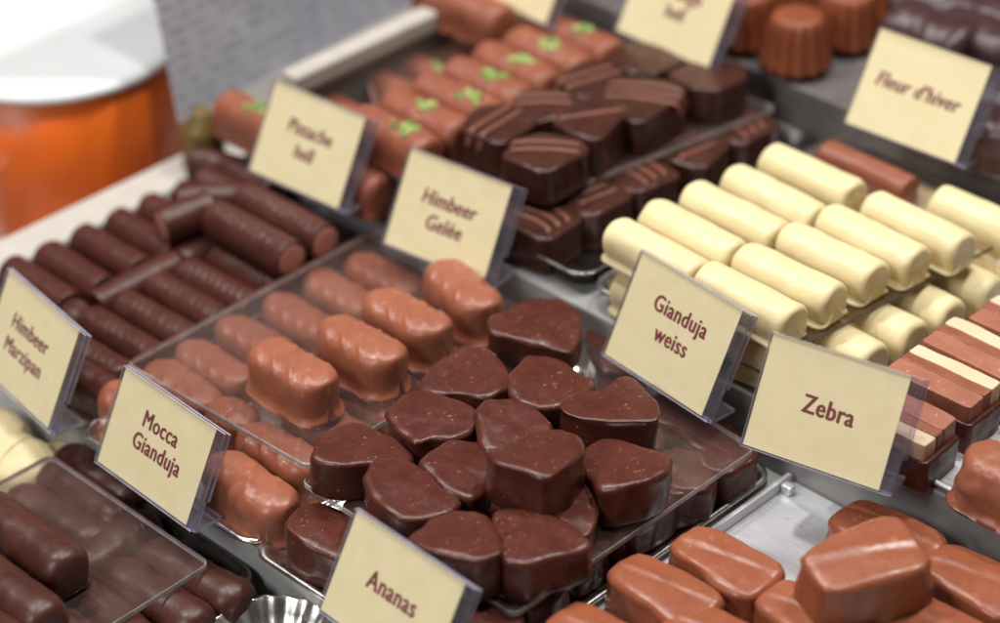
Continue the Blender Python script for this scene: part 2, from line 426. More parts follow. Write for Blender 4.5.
tray('steel tray under the striped dark squares, behind the Himbeer Gelée card', -7.0, 1.7, 3.2, 18.8, 3.0, DTRAY)
tray('steel tray under the white chocolate sticks, behind the Gianduja weiss card', 2.4, 13.4, 3.1, 18.9, 3.0)
tray('steel tray under the layered slices, behind the Zebra card', 14.3, 27, 2.8, 18.8, 3.0, STEEL, .28, .12)
dx, dy = P(272, 640, -1.7)
dish = []
for f, z in ((.3, 0), (.62, 0), (.75, .25), (.9, .8), (1.0, 1.25), (1.03, 1.28), (1.0, 1.22), (.86, .74), (.7, .2), (.3, .08)):
    dish.append([(math.cos(2 * PI * q / 120) * 2.5 * f * (1 + .02 * f * math.cos(20 * 2 * PI * q / 120)), math.sin(2 * PI * q / 120) * 2.5 * f * (1 + .02 * f * math.cos(20 * 2 * PI * q / 120)), z) for q in range(120)])
tag(link_mesh('silver_dish', *loft(dish), TRAYM, None, (dx, dy, -2.98)), 'shallow fluted silver dish in front of the Ananas card', 'dish')

# ------------------------------------------------------------------ acrylic sheets
def sheet(label, corners, z, t=.26, r=.45, edge=None, group='clear sheets lying on the lower layers'):
    poly = []
    m = len(corners)
    for i in range(m):
        a, b, c = Vector(corners[i - 1]), Vector(corners[i]), Vector(corners[(i + 1) % m])
        u, w = (a - b).normalized(), (c - b).normalized()
        p0, p1 = b + u * r, b + w * r
        for k in range(7):
            f = k / 6
            poly.append(tuple(p0 * (1 - f) ** 2 + b * 2 * f * (1 - f) + p1 * f * f))
    n = len(poly)
    cx = sum(p[0] for p in poly) / n; cy = sum(p[1] for p in poly) / n
    V = []; F = []; fm = []
    e = .03
    for off, zz in ((e, 0), (0, e), (0, t - e), (e, t)):
        for x, y in poly:
            l = math.hypot(x - cx, y - cy)
            V.append(((x - cx) * (1 - off / l), (y - cy) * (1 - off / l), zz))
    for i in range(3):
        for j in range(n):
            F.append((i * n + j, i * n + (j + 1) % n, (i + 1) * n + (j + 1) % n, (i + 1) * n + j)); fm.append(1)
    F.append(tuple(range(n))[::-1]); fm.append(0); F.append(tuple(range(3 * n, 4 * n))); fm.append(0)
    o = link_mesh('acrylic_sheet', V, F, [ACRYL, edge or ACEDGE], None, (cx, cy, z), None, False, fm)
    return tag(o, label, 'acrylic sheet', group)
sheet('clear acrylic sheet over ribbed milk chocolate bars, carrying four upright bars', [(-9.15, -12.3), (1.3, -11.9), (1.2, 1.6), (-9.3, 1.9)], 2.02)
sheet('clear acrylic sheet under the heap of dark wedges, behind the Ananas card', [(1.75, -12.75), (12.85, -12.75), (12.9, .75), (2.6, 1.7)], 2.08)
sheet('clear acrylic sheet over thick dark sticks, below the Mocca Gianduja card', [(-9.8, -33), (-9.8, -15.95), (.05, -15.95), (.3, -33)], -0.95)
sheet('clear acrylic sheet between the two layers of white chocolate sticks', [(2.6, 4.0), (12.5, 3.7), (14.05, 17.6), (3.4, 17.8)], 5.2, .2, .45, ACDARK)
sheet('clear acrylic sheet under the striped dark squares', [(-7.2, 4.2), (-2.3, 5.2), (-.1, 18.2), (-6.8, 18.4)], 4.98)
sheet('clear acrylic sheet between the two layers of pistachio milk sticks', [(-17.8, 9.0), (-12.4, 5.2), (-7.6, 5.0), (-7.7, 18.4), (-17.6, 18.4)], 4.92)

# ------------------------------------------------------------------ stick-like pralines
def place_loaf(name, mesh, x, y, z, yaw, mat, label, group, tilt=(0, 0)):
    o = link_mesh(name, mesh[0], mesh[1], mat, None, (x, y, z), (tilt[0], tilt[1], yaw))
    return tag(o, label, 'praline', group)
def J(a): return R.uniform(-a, a)

# -- marzipan sticks (dark), lower layer
G = 'dark marzipan sticks behind the Himbeer Marzipan card'
for i, (y, x0, x1) in enumerate([(-10.3, -19.6, -15.4), (-8.5, -19.45, -15.3), (-6.5, -19.5, -15.4), (-4.65, -19.45, -15.3), (-2.8, -19.4, -15.3)]):
    place_loaf('dark_chocolate_stick', stick_mesh(x1 - x0, 1.62, 1.7, i, .95, .12, .86, (.015, .03, .02, .035, .02)[i], 12, .3, .10, .03, endlump=.16, under=.6),
               (x0 + x1) / 2, y, .12, J(.03), DARKS, f'smooth dark stick in the row along the white ledge, {ORD[i]} from the card', G)
for i, (y, x0, x1, rb) in enumerate([(-12.15, -13.9, -9.4, 0), (-10.4, -14.0, -9.45, 0), (-8.6, -13.9, -9.5, 0), (-6.75, -14.05, -9.7, .02), (-5.1, -13.9, -9.55, .04), (-3.4, -13.9, -9.6, .02)]):
    place_loaf('dark_chocolate_stick', stick_mesh(x1 - x0, 1.6, 1.72, i + 20, .95, .12, .86, (.03 if not rb else rb * 2), 10, .4, .12, .03, endlump=.16, under=.6),
               (x0 + x1) / 2, y, .12, .04 + J(.03), DARKS, f'dark stick in the row beside the milk bars, {ORD[i]} from the Himbeer Marzipan card', G)
place_loaf('dark_chocolate_stick', stick_mesh(4.6, 1.5, 1.65, 41, .95, .12, .86, 0, 9, 0, .06, .02), -14.75, -7.3, .14, PI / 2, DARKS,
           'smooth dark stick turned across, lying between the two rows of sticks', G)
place_loaf('dark_chocolate_stick', stick_mesh(3.6, 1.5, 1.65, 42, .95, .12, .86, 0, 9, 0, .06, .02), -14.7, -3.1, .14, PI / 2, DARKS,
           'dark stick turned across, between the rows and under the broken stick', G)
place_loaf('dark_chocolate_stick', stick_mesh(1.9, 1.5, 1.7, 43, .9, .25, .7, 0, 9, 0, .16, .08), -14.5, -11.15, .14, PI / 2 + .3, DARKS,
           'short dark piece with a curled foot beside the corner of the Himbeer Marzipan card', G)
place_loaf('dark_chocolate_stick', stick_mesh(3.2, 1.55, 1.65, 44, .9, .2, .8, 0, 9, 0, .16, .08), -10.6, -13.25, .1, .1, DARKS,
           'dark piece with a rolled edge at the tray corner between two cards', G)

def cut_stick(x, y, z, yaw, L, label, both=False, seed=0, tilt=(0, 0), w=1.7):
    r = root('cut_marzipan_stick', (x, y, z), (tilt[0], tilt[1], yaw))
    V, F = stick_mesh(L, w, w, seed, .98, .06, .96, .10, 12, .3, .0, .03, under=0)
    link_mesh('chocolate_coating', V, F, DARKS, r)
    ring = [(L / 2 + .015, math.cos(2 * PI * k / 40) * w * .40 * (1 + .05 * nz(math.cos(k / 6), math.sin(k / 6), 0, seed)), w * .5 + math.sin(2 * PI * k / 40) * w * .39) for k in range(40)]
    V2, F2 = loft([[(a - .2, b, c) for a, b, c in ring], ring, [(a + .03, b * .85, w * .5 + (c - w * .5) * .85) for a, b, c in ring]])
    link_mesh('marzipan_filling', V2, F2, FILL, r)
    tag(r, label, 'praline', G); return r
cut_stick(-11.8, -3.05, 1.95, 0, 4.9, 'cut dark stick on the pile showing its pink marzipan end, nearer the milk bars', seed=3)
cut_stick(-11.9, -1.1, 1.95, 0, 5.1, 'cut dark stick below the Pistache card showing its pink marzipan end', seed=4)
bx, by = P(188, 209, 3.0)
cut_stick(bx, by, 1.75, -PI / 2 - .3, 2.4, 'broken dark stick with a pale pink cut face beside the white counter', seed=5, tilt=(0, .1))
for i, (px, py, yaw, L) in enumerate([(212, 186, .9, 3.2), (225, 178, .1, 3.0), (225, 158, .3, 3.4), (250, 172, .0, 3.2)]):
    x, y = P(px, py, 2.6)
    place_loaf('dark_chocolate_stick', stick_mesh(L, 1.5, 1.6, 50 + i, .95, .15, .85, .02, 8, .2, .05, .04), x, y, 1.0 if i < 2 else 1.2, yaw, DARKS,
               f'blurred dark stick left of the Pistache card, {ORD[i]} from the broken stick', G)
for i, (x, y) in enumerate([(-12.0, -1.5), (-12.0, .3), (-17.2, -.9), (-17.0, .9), (-9.9, -1.6)]):
    place_loaf('dark_chocolate_stick', stick_mesh(4.2 if i < 4 else 2.2, 1.55, 1.65, 60 + i, .95, .12, .86, .03, 10, .2, .05, .03), x, y, .12, .02, DARKS,
               ['dark stick under the two cut sticks, nearer the viewer', 'dark stick at the back of the tray, under the Pistache card', 'dark stick under the broken stick',
                'dark stick in the back corner of the tray beside the white counter', 'short dark stick between the cut sticks and the milk bars'][i], G)

# -- Mocca bars (milk)
G = 'ribbed milk chocolate bars behind the Mocca Gianduja card'
BAR = dict(box=.66, endr=.95, endflat=.18, endz=.35, ribs=.11, ribn=4.6, skew=.8, foot=.16, lump=.04)
for i, (x, y) in enumerate([(-7.0, -11.2), (-7.2, -9.3), (-7.35, -6.95), (-7.2, -4.55), (-7.3, -2.1), (-7.0, .1)]):
    place_loaf('milk_chocolate_bar', stick_mesh(4.1, 1.95, 1.85, 70 + i, **BAR), x, y, .1, J(.06), MILK,
               f'ribbed milk bar under the sheet in the row beside the dark sticks, {ORD[i]} from front', G)
for i, (x, y, L, l) in enumerate([(-.95, -11.3, 4.2, 'its rounded end half out past the sheet edge'), (-1.0, -8.85, 4.2, 'in the wedge side row, below the second upper bar'), (-1.1, -6.4, 4.2, 'in the wedge side row, below the third upper bar'),
                               (-1.0, -3.9, 4.2, 'in the wedge side row, below the farthest upper bar'), (-1.0, -1.4, 4.2, 'beside the farthest dark wedge'), (-4.05, -11.1, 2.3, 'short, right below the nearest upper bar')]):
    place_loaf('milk_chocolate_bar', stick_mesh(L, 1.95, 1.85, 80 + i, **BAR), x, y, .1, J(.05), MILK,
               f'ribbed milk bar under the sheet, {l}', G)
x, y = -.15, -13.55
place_loaf('milk_chocolate_bar', stick_mesh(4.6, 2.15, 1.9, 90, .78, 1.0, .2, .07, 3.2, .9, .16, .07, endz=.4), x, y, .12, -.03, MILK,
           'scuffed lumpy milk bar outside the sheet, right behind the Mocca Gianduja card', G)
x, y = P(112, 405, 1.6)
place_loaf('milk_chocolate_bar', stick_mesh(4.2, 2.0, 1.85, 91, **BAR), -7.1, -13.25, .1, .02, MILK, 'glossy milk bar end showing left of the Mocca Gianduja card', G)
TOP = ['the nearest of the four', 'second of the four', 'third of the four', 'the farthest of the four']
for i, (px, py, a) in enumerate([(286, 362, -.02), (355, 338, .02), (401, 310, 0.05), (457, 283, -.22)]):
    x, y = P(px, py, 4.15)
    place_loaf('milk_chocolate_bar', stick_mesh(4.15, 2.15, 1.9, 95 + i, .62, .95, .18, .11, 4.4, .9, .15, .04, endz=.3), x, y + .35, 2.26, a, MILK,
               f'ribbed milk bar standing on top of the clear sheet, {TOP[i]}', G)

# -- thick dark sticks at the front
G = 'thick glossy dark sticks on the lowest shelf'
FS = dict(box=.97, endr=.75, endflat=.55, foot=.04, lump=.045, under=.45)
for i, (a, b, l) in enumerate([((55, 462), (114, 504), 'under the sheet corner, beside the lacquered step'), ((14, 482), (100, 532), 'under the sheet, behind the upper pair'),
                               ((84, 552), (141, 512), 'turned across under the sheet, with a tan scuff'), ((150, 538), (240, 588), 'reaching out past the sheet, nearest the step'),
                               ((112, 556), (200, 612), 'under the sheet and ending just past its edge'), ((78, 580), (150, 640), 'under the sheet, third from the tray end'),
                               ((30, 590), (110, 655), 'under the sheet, beside the upper pair'), ((70, 446), (128, 486), 'outside the sheet, dark against the step')]):
    z = -1.0
    ax, ay = P(*a, z); bx, by = P(*b, z)
    L = math.hypot(bx - ax, by - ay) + 1.1
    place_loaf('thick_dark_stick', stick_mesh(min(L, 5.2), 2.0, 1.9, 110 + i, **FS), (ax + bx) / 2, (ay + by) / 2, -2.9, math.atan2(by - ay, bx - ax), DARKG,
               'thick dark stick ' + l, G)
for i, (a, b, l) in enumerate([((-12, 497), (62, 550), 'lying on the clear sheet, farther one'), ((-30, 548), (40, 602), 'lying on the clear sheet, nearer one'), ((-50, 592), (8, 632), 'at the photo corner, on the clear sheet')]):
    z = 1.2
    ax, ay = P(*a, z); bx, by = P(*b, z)
    place_loaf('thick_dark_stick', stick_mesh(math.hypot(bx - ax, by - ay) + 1.2, 2.1, 2.0, 120 + i, **FS), (ax + bx) / 2, (ay + by) / 2, -.72, math.atan2(by - ay, bx - ax), DARKG,
               'thick glossy dark stick ' + l, G)

# -- white ribbed ovals, lower left
G = 'ribbed white chocolate ovals under the Himbeer Marzipan card'
for i, (px, py, l) in enumerate([(15, 446, 'ribbed white chocolate oval beside the corner of the clear sheet'), (-12, 418, 'ribbed white chocolate oval under the left edge of the Himbeer Marzipan card'), (58, 436, 'small white chocolate piece showing between the oval and the shelf step')]):
    x, y = P(px, py, -1.0)
    sz = (3.6, 2.9, 2.0) if i < 2 else (2.2, 1.6, 1.3)
    place_loaf('white_chocolate_oval', stick_mesh(sz[0], sz[1], sz[2], 130 + i, .95, sz[0] * .42, .12, .14 if i < 2 else 0, 9, .1, .12, .04), x, y, -2.95, .1, WHITE, l, G)

# -- white sticks
G = 'white chocolate sticks behind the Gianduja weiss card'
WS = dict(box=.98, endr=.34, endflat=.74, foot=.19, lump=.028, under=.35, endlump=.08)
for i, (x0, y) in enumerate([(2.96, 3.6), (3.05, 5.7), (3.35, 8.0), (3.65, 10.2), (3.65, 12.7)]):
    place_loaf('white_chocolate_stick', stick_mesh(4.8 + J(.2), 1.82 + J(.06), 1.66, 140 + i, **WS), x0 + 2.3, y, 5.46, J(.06), WHITE,
               f'white stick on the sheet in the row beside dark squares, {ORD[i]} from the front', G)
for i, (x0, y) in enumerate([(8.0, 3.6), (8.2, 5.8), (8.5, 8.2), (8.9, 10.35), (9.6, 12.45)]):
    place_loaf('white_chocolate_stick', stick_mesh(4.7 + J(.15), 1.82 + J(.06), 1.66, 150 + i, **WS), x0 + 1.95, y, 5.46, -.02 + J(.06), WHITE,
               f'white stick on the sheet in the row beside layered slices, {ORD[i]} from the front', G)
for i, y in enumerate([3.9, 6.15, 8.45, 10.8, 13.2, 15.5, 17.6]):
    place_loaf('white_chocolate_stick', stick_mesh(4.6, 1.95, 2.0, 160 + i, **WS), 11.75 + .09 * y - .2, y, 3.1, J(.05), WHITE,
               f'white stick under the sheet, its end toward the layered slices, {ORD[i]} from front', G)
for i, y in enumerate([3.9, 14.8, 17.2]):
    place_loaf('white_chocolate_stick', stick_mesh(4.5, 1.95, 1.88, 170 + i, **WS), 5.5 + (.9 if i else 0), y, 3.1, J(.04), WHITE,
               ['white stick under the sheet at the near tray corner, beside the dark squares', 'white stick under the sheet behind the upper rows', 'white stick under the sheet at the back, beside a brown stick'][i], G)
for i, (x, y) in enumerate([(9.6, 15.0), (9.7, 17.3), (10.4, 13.6)]):
    place_loaf('white_chocolate_stick', stick_mesh(4.6, 1.9, 1.88, 172 + i, **WS), x, y, 3.1, J(.04), WHITE,
               ['white stick under the sheet behind the farthest upper sticks, nearer one', 'white stick under the sheet against the step below the Fleur d\'hiver card', 'white stick under the sheet below the farthest upper stick'][i], G)
place_loaf('white_chocolate_stick', stick_mesh(4.6, 1.9, 1.9, 175, **WS), *P(985, 205, 6.5), 4.6, .0, WHITE, 'upper white stick at the back, below the Fleur d\'hiver card', G)
x, y = P(868, 162, 6.0)
place_loaf('brown_chocolate_stick', stick_mesh(4.6, 1.3, 1.2, 176, .8, .2, .85, 0, 8, 0, .04, .03), x, y, 4.9, -.02, MILKP, 'slim brown chocolate stick behind the white sticks, under the Fleur d\'hiver card', None)

# -- pistachio sticks
G = 'milk chocolate sticks with chopped pistachio'
def pist(x, y, z, L, label, seed, gpos=None, yaw=0):
    r = root('pistachio_praline', (x, y, z), (0, 0, yaw))
    V, F = stick_mesh(L, 1.95, 1.9, seed, .92, .45, .6, 0, 8, 0, .05, .04)
    link_mesh('chocolate_body', V, F, MILKP, r)
    if gpos is not None:
        V = []; F = []
        rr = random.Random(seed)
        fm = []
        for k in range(22):
            a = rr.gauss(0, .30); b = rr.gauss(0, .27); s = rr.uniform(.09, .26); fm += [rr.choice((0, 0, 1, 2))] * 8
            zz = 1.9 * (.5 + .5 * math.sqrt(max(0, 1 - (b / 1.0) ** 2))) + .02
            base = len(V)
            for q in ((1, 0, 0), (-1, 0, 0), (0, 1, 0), (0, -1, 0), (0, 0, .7), (0, 0, -.7)):
                V.append((gpos + a + q[0] * s * rr.uniform(.7, 1.2), b + q[1] * s * rr.uniform(.7, 1.2), zz + q[2] * s * rr.uniform(.6, 1.1)))
            for f in ((0, 2, 4), (2, 1, 4), (1, 3, 4), (3, 0, 4), (2, 0, 5), (1, 2, 5), (3, 1, 5), (0, 3, 5)):
                F.append(tuple(base + i for i in f))
        link_mesh('chopped_pistachio', V, F, [GREEN, GREEN2, GREEN3], r, smooth=False, fmat=fm)
    tag(r, label, 'praline', G)
for i, y in enumerate([3.2, 5.2, 7.25, 9.2, 11.2, 13.2, 15.3]):
    pist(-9.5 + J(.15), y, 5.1 if i else 5.1, 4.6, f'milk stick with green pistachio in the upper row by dark squares, {ORD[i]} from front', 180 + i, .45 + J(.3), J(.04))
for i, y in enumerate([5.2, 8.4, 10.6, 13.0, 15.4, 17.6]):
    pist(-14.9 + J(.2), y, 3.1, 4.6, f'milk stick in the row along the pale rail, {ORD[i]} from the Pistache card', 190 + i, .6 + J(.4) if i in (2, 4) else None, J(.05))
x, y = P(375, 172, 5.0)
pist(x - 1.6, y, 3.1, 4.4, 'milk stick in the lower layer, its round end showing right of the Pistache card', 200, None)
x, y = P(238, 100, 5.2)
pist(x + 1.2, y, 3.5, 4.4, 'milk stick with pistachio jutting out left of the Pistache card', 201, .3)

# ------------------------------------------------------------------ dark wedges (Ananas)
G = 'dark chocolate wedges behind the Ananas card'
W = dict(bev=.25, draft=.06, dome=.06, lump=.085, foot=.02, tuck=.26, it=2, keep=.115, grow=.08, lip=.025, ragged=.55, bulge=.14)
def wedge(pix, zt, h, label, seed, mat=DARK, **kw):
    if zt > 4: zt -= .2; h -= .2
    k = dict(W); k.update(kw)
    rr = random.Random(seed * 5 + 1); k.setdefault('tilt', (rr.uniform(-.17, .17), rr.uniform(-.17, .10)) if zt > 3 else (rr.uniform(-.07, -.02), rr.uniform(-.08, -.03)))
    traced('dark_chocolate_wedge', pix, zt, h, mat, label, 'praline', G, seed=seed, **k)
wedge([(422, 381), (440, 360), (462, 347), (490, 349), (508, 379), (500, 391), (487, 398), (455, 391), (428, 388)], 4.25, 1.95, 'pale scuffed dark wedge beside the third upper milk bar', 1)
wedge([(389, 412), (405, 394), (431, 391), (457, 401), (479, 414), (470, 428), (449, 436), (431, 436), (416, 441), (400, 428)], 4.25, 1.95, 'rounded dark wedge next to the nearest end of the second upper milk bar', 2)
wedge([(511, 388), (512, 376), (526, 358), (544, 357), (566, 364), (593, 378), (580, 391), (560, 403), (539, 406), (522, 401)], 4.2, 1.9, 'dark wedge between the far wedge and the flat topped one', 3)
wedge([(479, 414), (488, 404), (510, 402), (532, 410), (550, 424), (540, 445), (505, 450), (486, 446)], 4.3, 1.95, 'small dark wedge tucked behind the big middle one', 4)
wedge([(420, 466), (449, 444), (481, 440), (486, 452), (484, 484), (469, 493), (449, 489), (430, 474)], 4.2, 1.9, 'small three cornered dark wedge left of the big middle one', 6)
wedge([(367, 478), (377, 461), (398, 457), (430, 474), (456, 497), (448, 507), (428, 514), (405, 518), (384, 505), (370, 490)], 4.3, 2.0, 'wide dark wedge above the top edge of the Ananas card', 7, tilt=(-.06, -.08))
wedge([(313, 459), (322, 438), (356, 422), (390, 433), (409, 451), (402, 458), (370, 461), (343, 466), (322, 463)], 4.2, 1.9, 'dark wedge at the left end of the heap, beside the milk bars', 8)
wedge([(408, 537), (431, 516), (455, 507), (474, 506), (487, 514), (498, 546), (497, 557), (478, 564), (459, 557), (431, 549)], 4.35, 2.05, 'dark wedge touching the right end of the Ananas card', 9)
wedge([(494, 521), (497, 508), (510, 504), (532, 511), (561, 519), (578, 531), (586, 543), (569, 553), (546, 559), (526, 566), (507, 562), (501, 551), (504, 540), (497, 530)], 4.2, 1.9, 'heart shaped dark wedge below the big middle one', 10, lump=.10, tilt=(.05, -.08))
wedge([(583, 452), (590, 442), (604, 434), (629, 440), (650, 450), (669, 461), (664, 474), (645, 484), (619, 488), (601, 487), (587, 466)], 4.35, 2.05, 'big dark wedge right of the middle one, near the sheet edge', 11)
wedge([(562, 405), (584, 392), (606, 386), (626, 374), (636, 379), (655, 409), (652, 419), (618, 418), (583, 417), (567, 412)], 4.5, 2.1, 'dark wedge with a flat rough top and sharp lip, below the Gianduja weiss card', 12, lip=.07, bev=.12, dome=.0)
wedge([(491, 325), (513, 312), (539, 300), (561, 299), (576, 311), (577, 326), (569, 346), (553, 344), (517, 338), (494, 335)], 3.95, 1.6, 'farthest dark wedge, beside the fourth upper milk bar', 13)
wedge([(489, 451), (510, 438), (547, 426), (561, 423), (579, 437), (579, 449), (566, 465), (549, 482), (535, 477), (496, 463)], 5.5, 2.1, 'big dark wedge riding highest in the middle of the heap', 5, draft=.14)
wedge([(555, 515), (568, 486), (582, 470), (592, 482), (595, 515), (587, 533), (570, 532)], 3.5, 1.4, 'dark wedge squeezed between the big middle one and its right neighbour', 14)
# the layer beneath
wedge([(288, 528), (300, 508), (318, 503), (345, 512), (360, 528), (340, 556), (320, 548), (303, 540)], 2.0, 1.85, 'dark wedge jutting over the tray edge left of the Ananas card', 20, foot=.12)
wedge([(468, 606), (486, 596), (508, 600), (520, 612), (512, 632), (478, 632)], 2.0, 1.85, 'dark wedge in the lower layer at the right edge of the Ananas card', 21)
wedge([(654, 455), (676, 445), (700, 452), (714, 470), (708, 486), (678, 488), (658, 474)], 2.0, 1.85, 'flat dark wedge seen through the sheet near its right corner', 22)
wedge([(678, 425), (694, 414), (725, 424), (744, 442), (736, 456), (714, 456), (692, 444)], 2.0, 1.85, 'dark wedge seen through the sheet under the Gianduja weiss card', 23)
wedge([(648, 405), (660, 394), (684, 402), (690, 412), (676, 424), (658, 420)], 2.0, 1.85, 'dark wedge under the sheet behind the flat topped one', 24)
wedge([(700, 454), (712, 439), (740, 432), (756, 439), (752, 458), (728, 472), (706, 468)], 1.9, 1.75, 'dark wedge poking out at the right corner of the sheet', 25)
wedge([(660, 479), (678, 468), (700, 465), (706, 474), (700, 488), (678, 494), (664, 490)], 1.9, 1.75, 'dark wedge with a square end under the sheet edge, next to the bare tray', 26)
wedge([(610, 517), (624, 499), (646, 487), (668, 486), (674, 498), (658, 512), (632, 525)], 1.9, 1.75, 'long dark wedge scuffed at one end along the sheet edge', 27)
wedge([(564, 552), (578, 534), (598, 528), (606, 538), (598, 554), (578, 564)], 1.9, 1.75, 'dark wedge under the sheet edge behind the nearest smooth milk block', 28)
wedge([(512, 588), (530, 570), (556, 564), (566, 576), (554, 594), (527, 604)], 1.9, 1.75, 'dark wedge under the sheet edge near the heart shaped one', 29)
wedge([(600, 500), (622, 492), (650, 492), (640, 512), (618, 524), (600, 518)], 2.0, 1.85, 'dark wedge under the sheet below the big right wedge', 30)
wedge([(440, 430), (470, 420), (500, 428), (500, 450), (470, 460), (445, 450)], 2.0, 1.85, 'dark wedge glimpsed in the gap between the left wedges', 31)
wedge([(480, 490), (510, 478), (540, 490), (536, 510), (508, 520), (484, 510)], 2.0, 1.85, 'dark wedge glimpsed under the big middle wedge', 32)
wedge([(590, 330), (610, 338), (640, 352), (634, 368), (606, 370), (588, 352)], 2.0, 1.85, 'dark wedge under the sheet beside the base of the Gianduja weiss card', 33)
wedge([(345, 500), (368, 492), (392, 506), (396, 524), (370, 530), (350, 518)], 2.0, 1.85, 'dark wedge under the sheet right behind the Ananas card', 34)
wedge([(610, 425), (640, 420), (664, 430), (660, 445), (632, 448), (612, 440)], 2.0, 1.85, 'dark wedge under the sheet below the flat topped wedge', 35)

# ------------------------------------------------------------------ smooth milk blocks
G = 'smooth milk chocolate blocks in the half empty tray'
def wave(L, Wd, s=1):
    def f(x, y):
        u = (y - s * .22 * x) / Wd
        return .06 * math.exp(-((u - .13) / .10) ** 2) - .02 * math.exp(-((u + .02) / .14) ** 2) - .10 * max(0, -u - .1)
    return f
def block(x, y, z, yaw, label, seed, L=4.0, Wd=2.3, H=2.05, tilt=(0, 0), s=1, tp=.15):
    poly = [(-L / 2, -Wd / 2 * (1 - tp)), (L / 2, -Wd / 2 * (1 + tp)), (L / 2, Wd / 2 * (1 + tp)), (-L / 2, Wd / 2 * (1 - tp))]
    V, F, c = slab_mesh(poly, H, bev=.27, draft=.28, dome=.11, tuck=.12, lump=.055, foot=.04, seed=seed, it=2, ragged=.35, bulge=.12, topf=wave(L, Wd, s), n=96, keep=.13)
    o = link_mesh('milk_chocolate_block', V, F, MILKB, None, (x, y, z), (tilt[0], tilt[1], yaw))
    tag(o, label, 'praline', G)
def lb(px, py, zt=2.2, L=4.0): 
    x, y = P(px, py, zt); return x + L / 2, y
block(15.6, -7.75, .12, -.03, 'milk block with a plain sloping face, nearest the sheet of dark wedges', 1, 3.9, 2.1)
block(16.2, -5.05, .12, -.02, 'milk block with a bright ridge, between the dark wedges and the bare steel', 2, 4.0, 2.1)
block(20.95, -3.3, 2.15, math.radians(67), 'milk block lying crosswise on top of the others', 3, 4.0, 2.5, 2.1, (.08, -.07), -1)
x, y = lb(845, 508); block(x, y, .12, -.02, 'milk block shaded by the Zebra card, behind the crosswise one', 4)
x, y = lb(935, 553); block(x, y, .12, .0, 'milk block against the grey step, right of the crosswise one', 5)
x, y = lb(893, 600); block(x, y, .12, -.05, 'milk block with a sharp crest below the crosswise one', 6)
x, y = lb(772, 590); block(x, y, .12, -.03, 'milk block under the near end of the crosswise one', 7)
x, y = lb(561, 612); block(x, y, .12, -.05, 'milk block cut off by the photo edge, nearest the Ananas card', 8)
x, y = lb(676, 612, 2.3); block(x, y + .2, .12, .0, 'milk block at the photo edge below the plain sloping one', 9)
x, y = lb(640, 642); block(x, y, .12, .0, 'milk block almost out of view at the photo edge', 10)

V = []; F = []
def crumb(x, y, z, q):
    b = len(V)
    for c in ((1, 0, 0), (-1, 0, 0), (0, 1, 0), (0, -1, 0), (0, 0, .8), (0, 0, -.8)):
        V.append((x + c[0] * q * R.uniform(.6, 1.2), y + c[1] * q * R.uniform(.6, 1.2), z + c[2] * q * R.uniform(.6, 1.1)))
    for f in ((0, 2, 4), (2, 1, 4), (1, 3, 4), (3, 0, 4), (2, 0, 5), (1, 2, 5), (3, 1, 5), (0, 3, 5)): F.append(tuple(b + i for i in f))
for k in range(22): crumb(R.uniform(13.8, 20), R.uniform(-5, 2), .13, R.uniform(.015, .04))
for k in range(60): crumb(R.uniform(2.4, 12.5), R.uniform(-12.5, .4), 2.36, R.uniform(.02, .05))
for k in range(40): crumb(R.uniform(-8.8, 1.0), R.uniform(-12, 1.2), 2.30, R.uniform(.015, .04))
for k in range(40): crumb(R.uniform(14.4, 20), R.uniform(3, 12), 3.12, R.uniform(.02, .06))
for k in range(30): crumb(R.uniform(-6.5, -1), R.uniform(5, 17), 5.27, R.uniform(.02, .06))
o = link_mesh('chocolate_crumbs', V, F, STRIPE, smooth=False); o['kind'] = 'stuff'; o['label'] = 'scattered chocolate crumbs on the sheets and trays'

# ------------------------------------------------------------------ striped dark squares
G = 'striped dark chocolate squares behind the Himbeer Gelée card'
def square(pix, zt, h, label, seed, stripes=2, along=0, part=True, curve=.25):
    poly = [P(x, y, zt) for x, y in pix]
    V, F, c = slab_mesh(poly, h, bev=.14, draft=.05, dome=.06, lump=.05, foot=.05, seed=seed, it=2, keep=.12, grow=.08, ragged=.5, bulge=.08)
    o = link_mesh('striped_dark_square', V, F, DARKQ, None, (c[0], c[1], zt - h))
    tag(o, label, 'praline', G)
    if not part: return
    p = [(a - c[0], b - c[1]) for a, b in poly]
    rad = sum(math.hypot(*q) for q in p) / len(p)
    V = []; F = []
    a = math.radians(along)
    ux, uy = math.cos(a), math.sin(a)
    for k in range(stripes):
        off = (k - (stripes - 1) / 2) * .62 + .1
        rings = []
        for i in range(25):
            t = -1 + 2 * i / 24
            l = t * rad * 1.0
            x = ux * l - uy * (off + curve * (1 - t * t)); y = uy * l + ux * (off + curve * (1 - t * t))
            # drop over the edge of the square
            z = h + .075
            w = .14
            ed = max(0, abs(t) - .80) / .20
            z -= ed ** 2 * .7
            rings.append([(x + math.cos(2 * PI * j / 8) * w * -uy, y + math.cos(2 * PI * j / 8) * w * ux, z + math.sin(2 * PI * j / 8) * .055) for j in range(8)])
        v, f = loft(rings); b = len(V); V += v; F += [tuple(q + b for q in ff) for ff in f]
    link_mesh('drizzle_stripes', V, F, STRIPE, o)
square([(502, 155), (520, 139), (540, 133), (578, 139), (588, 149), (546, 172)], 6.95, 1.65, 'striped dark square nearest the Himbeer Gelée card, on top', 1, 2, 40)
square([(553, 120), (575, 104), (600, 95), (622, 104), (626, 112), (598, 140), (570, 130)], 7.1, 1.8, 'dark square with one bold pale stripe in the middle of the upper heap', 2, 1, 60, True, .05)
square([(460, 127), (478, 106), (510, 104), (540, 118), (520, 132), (500, 143)], 6.95, 1.65, 'dark square with two short stripes beside the pistachio sticks', 3, 2, 95, True, .0)
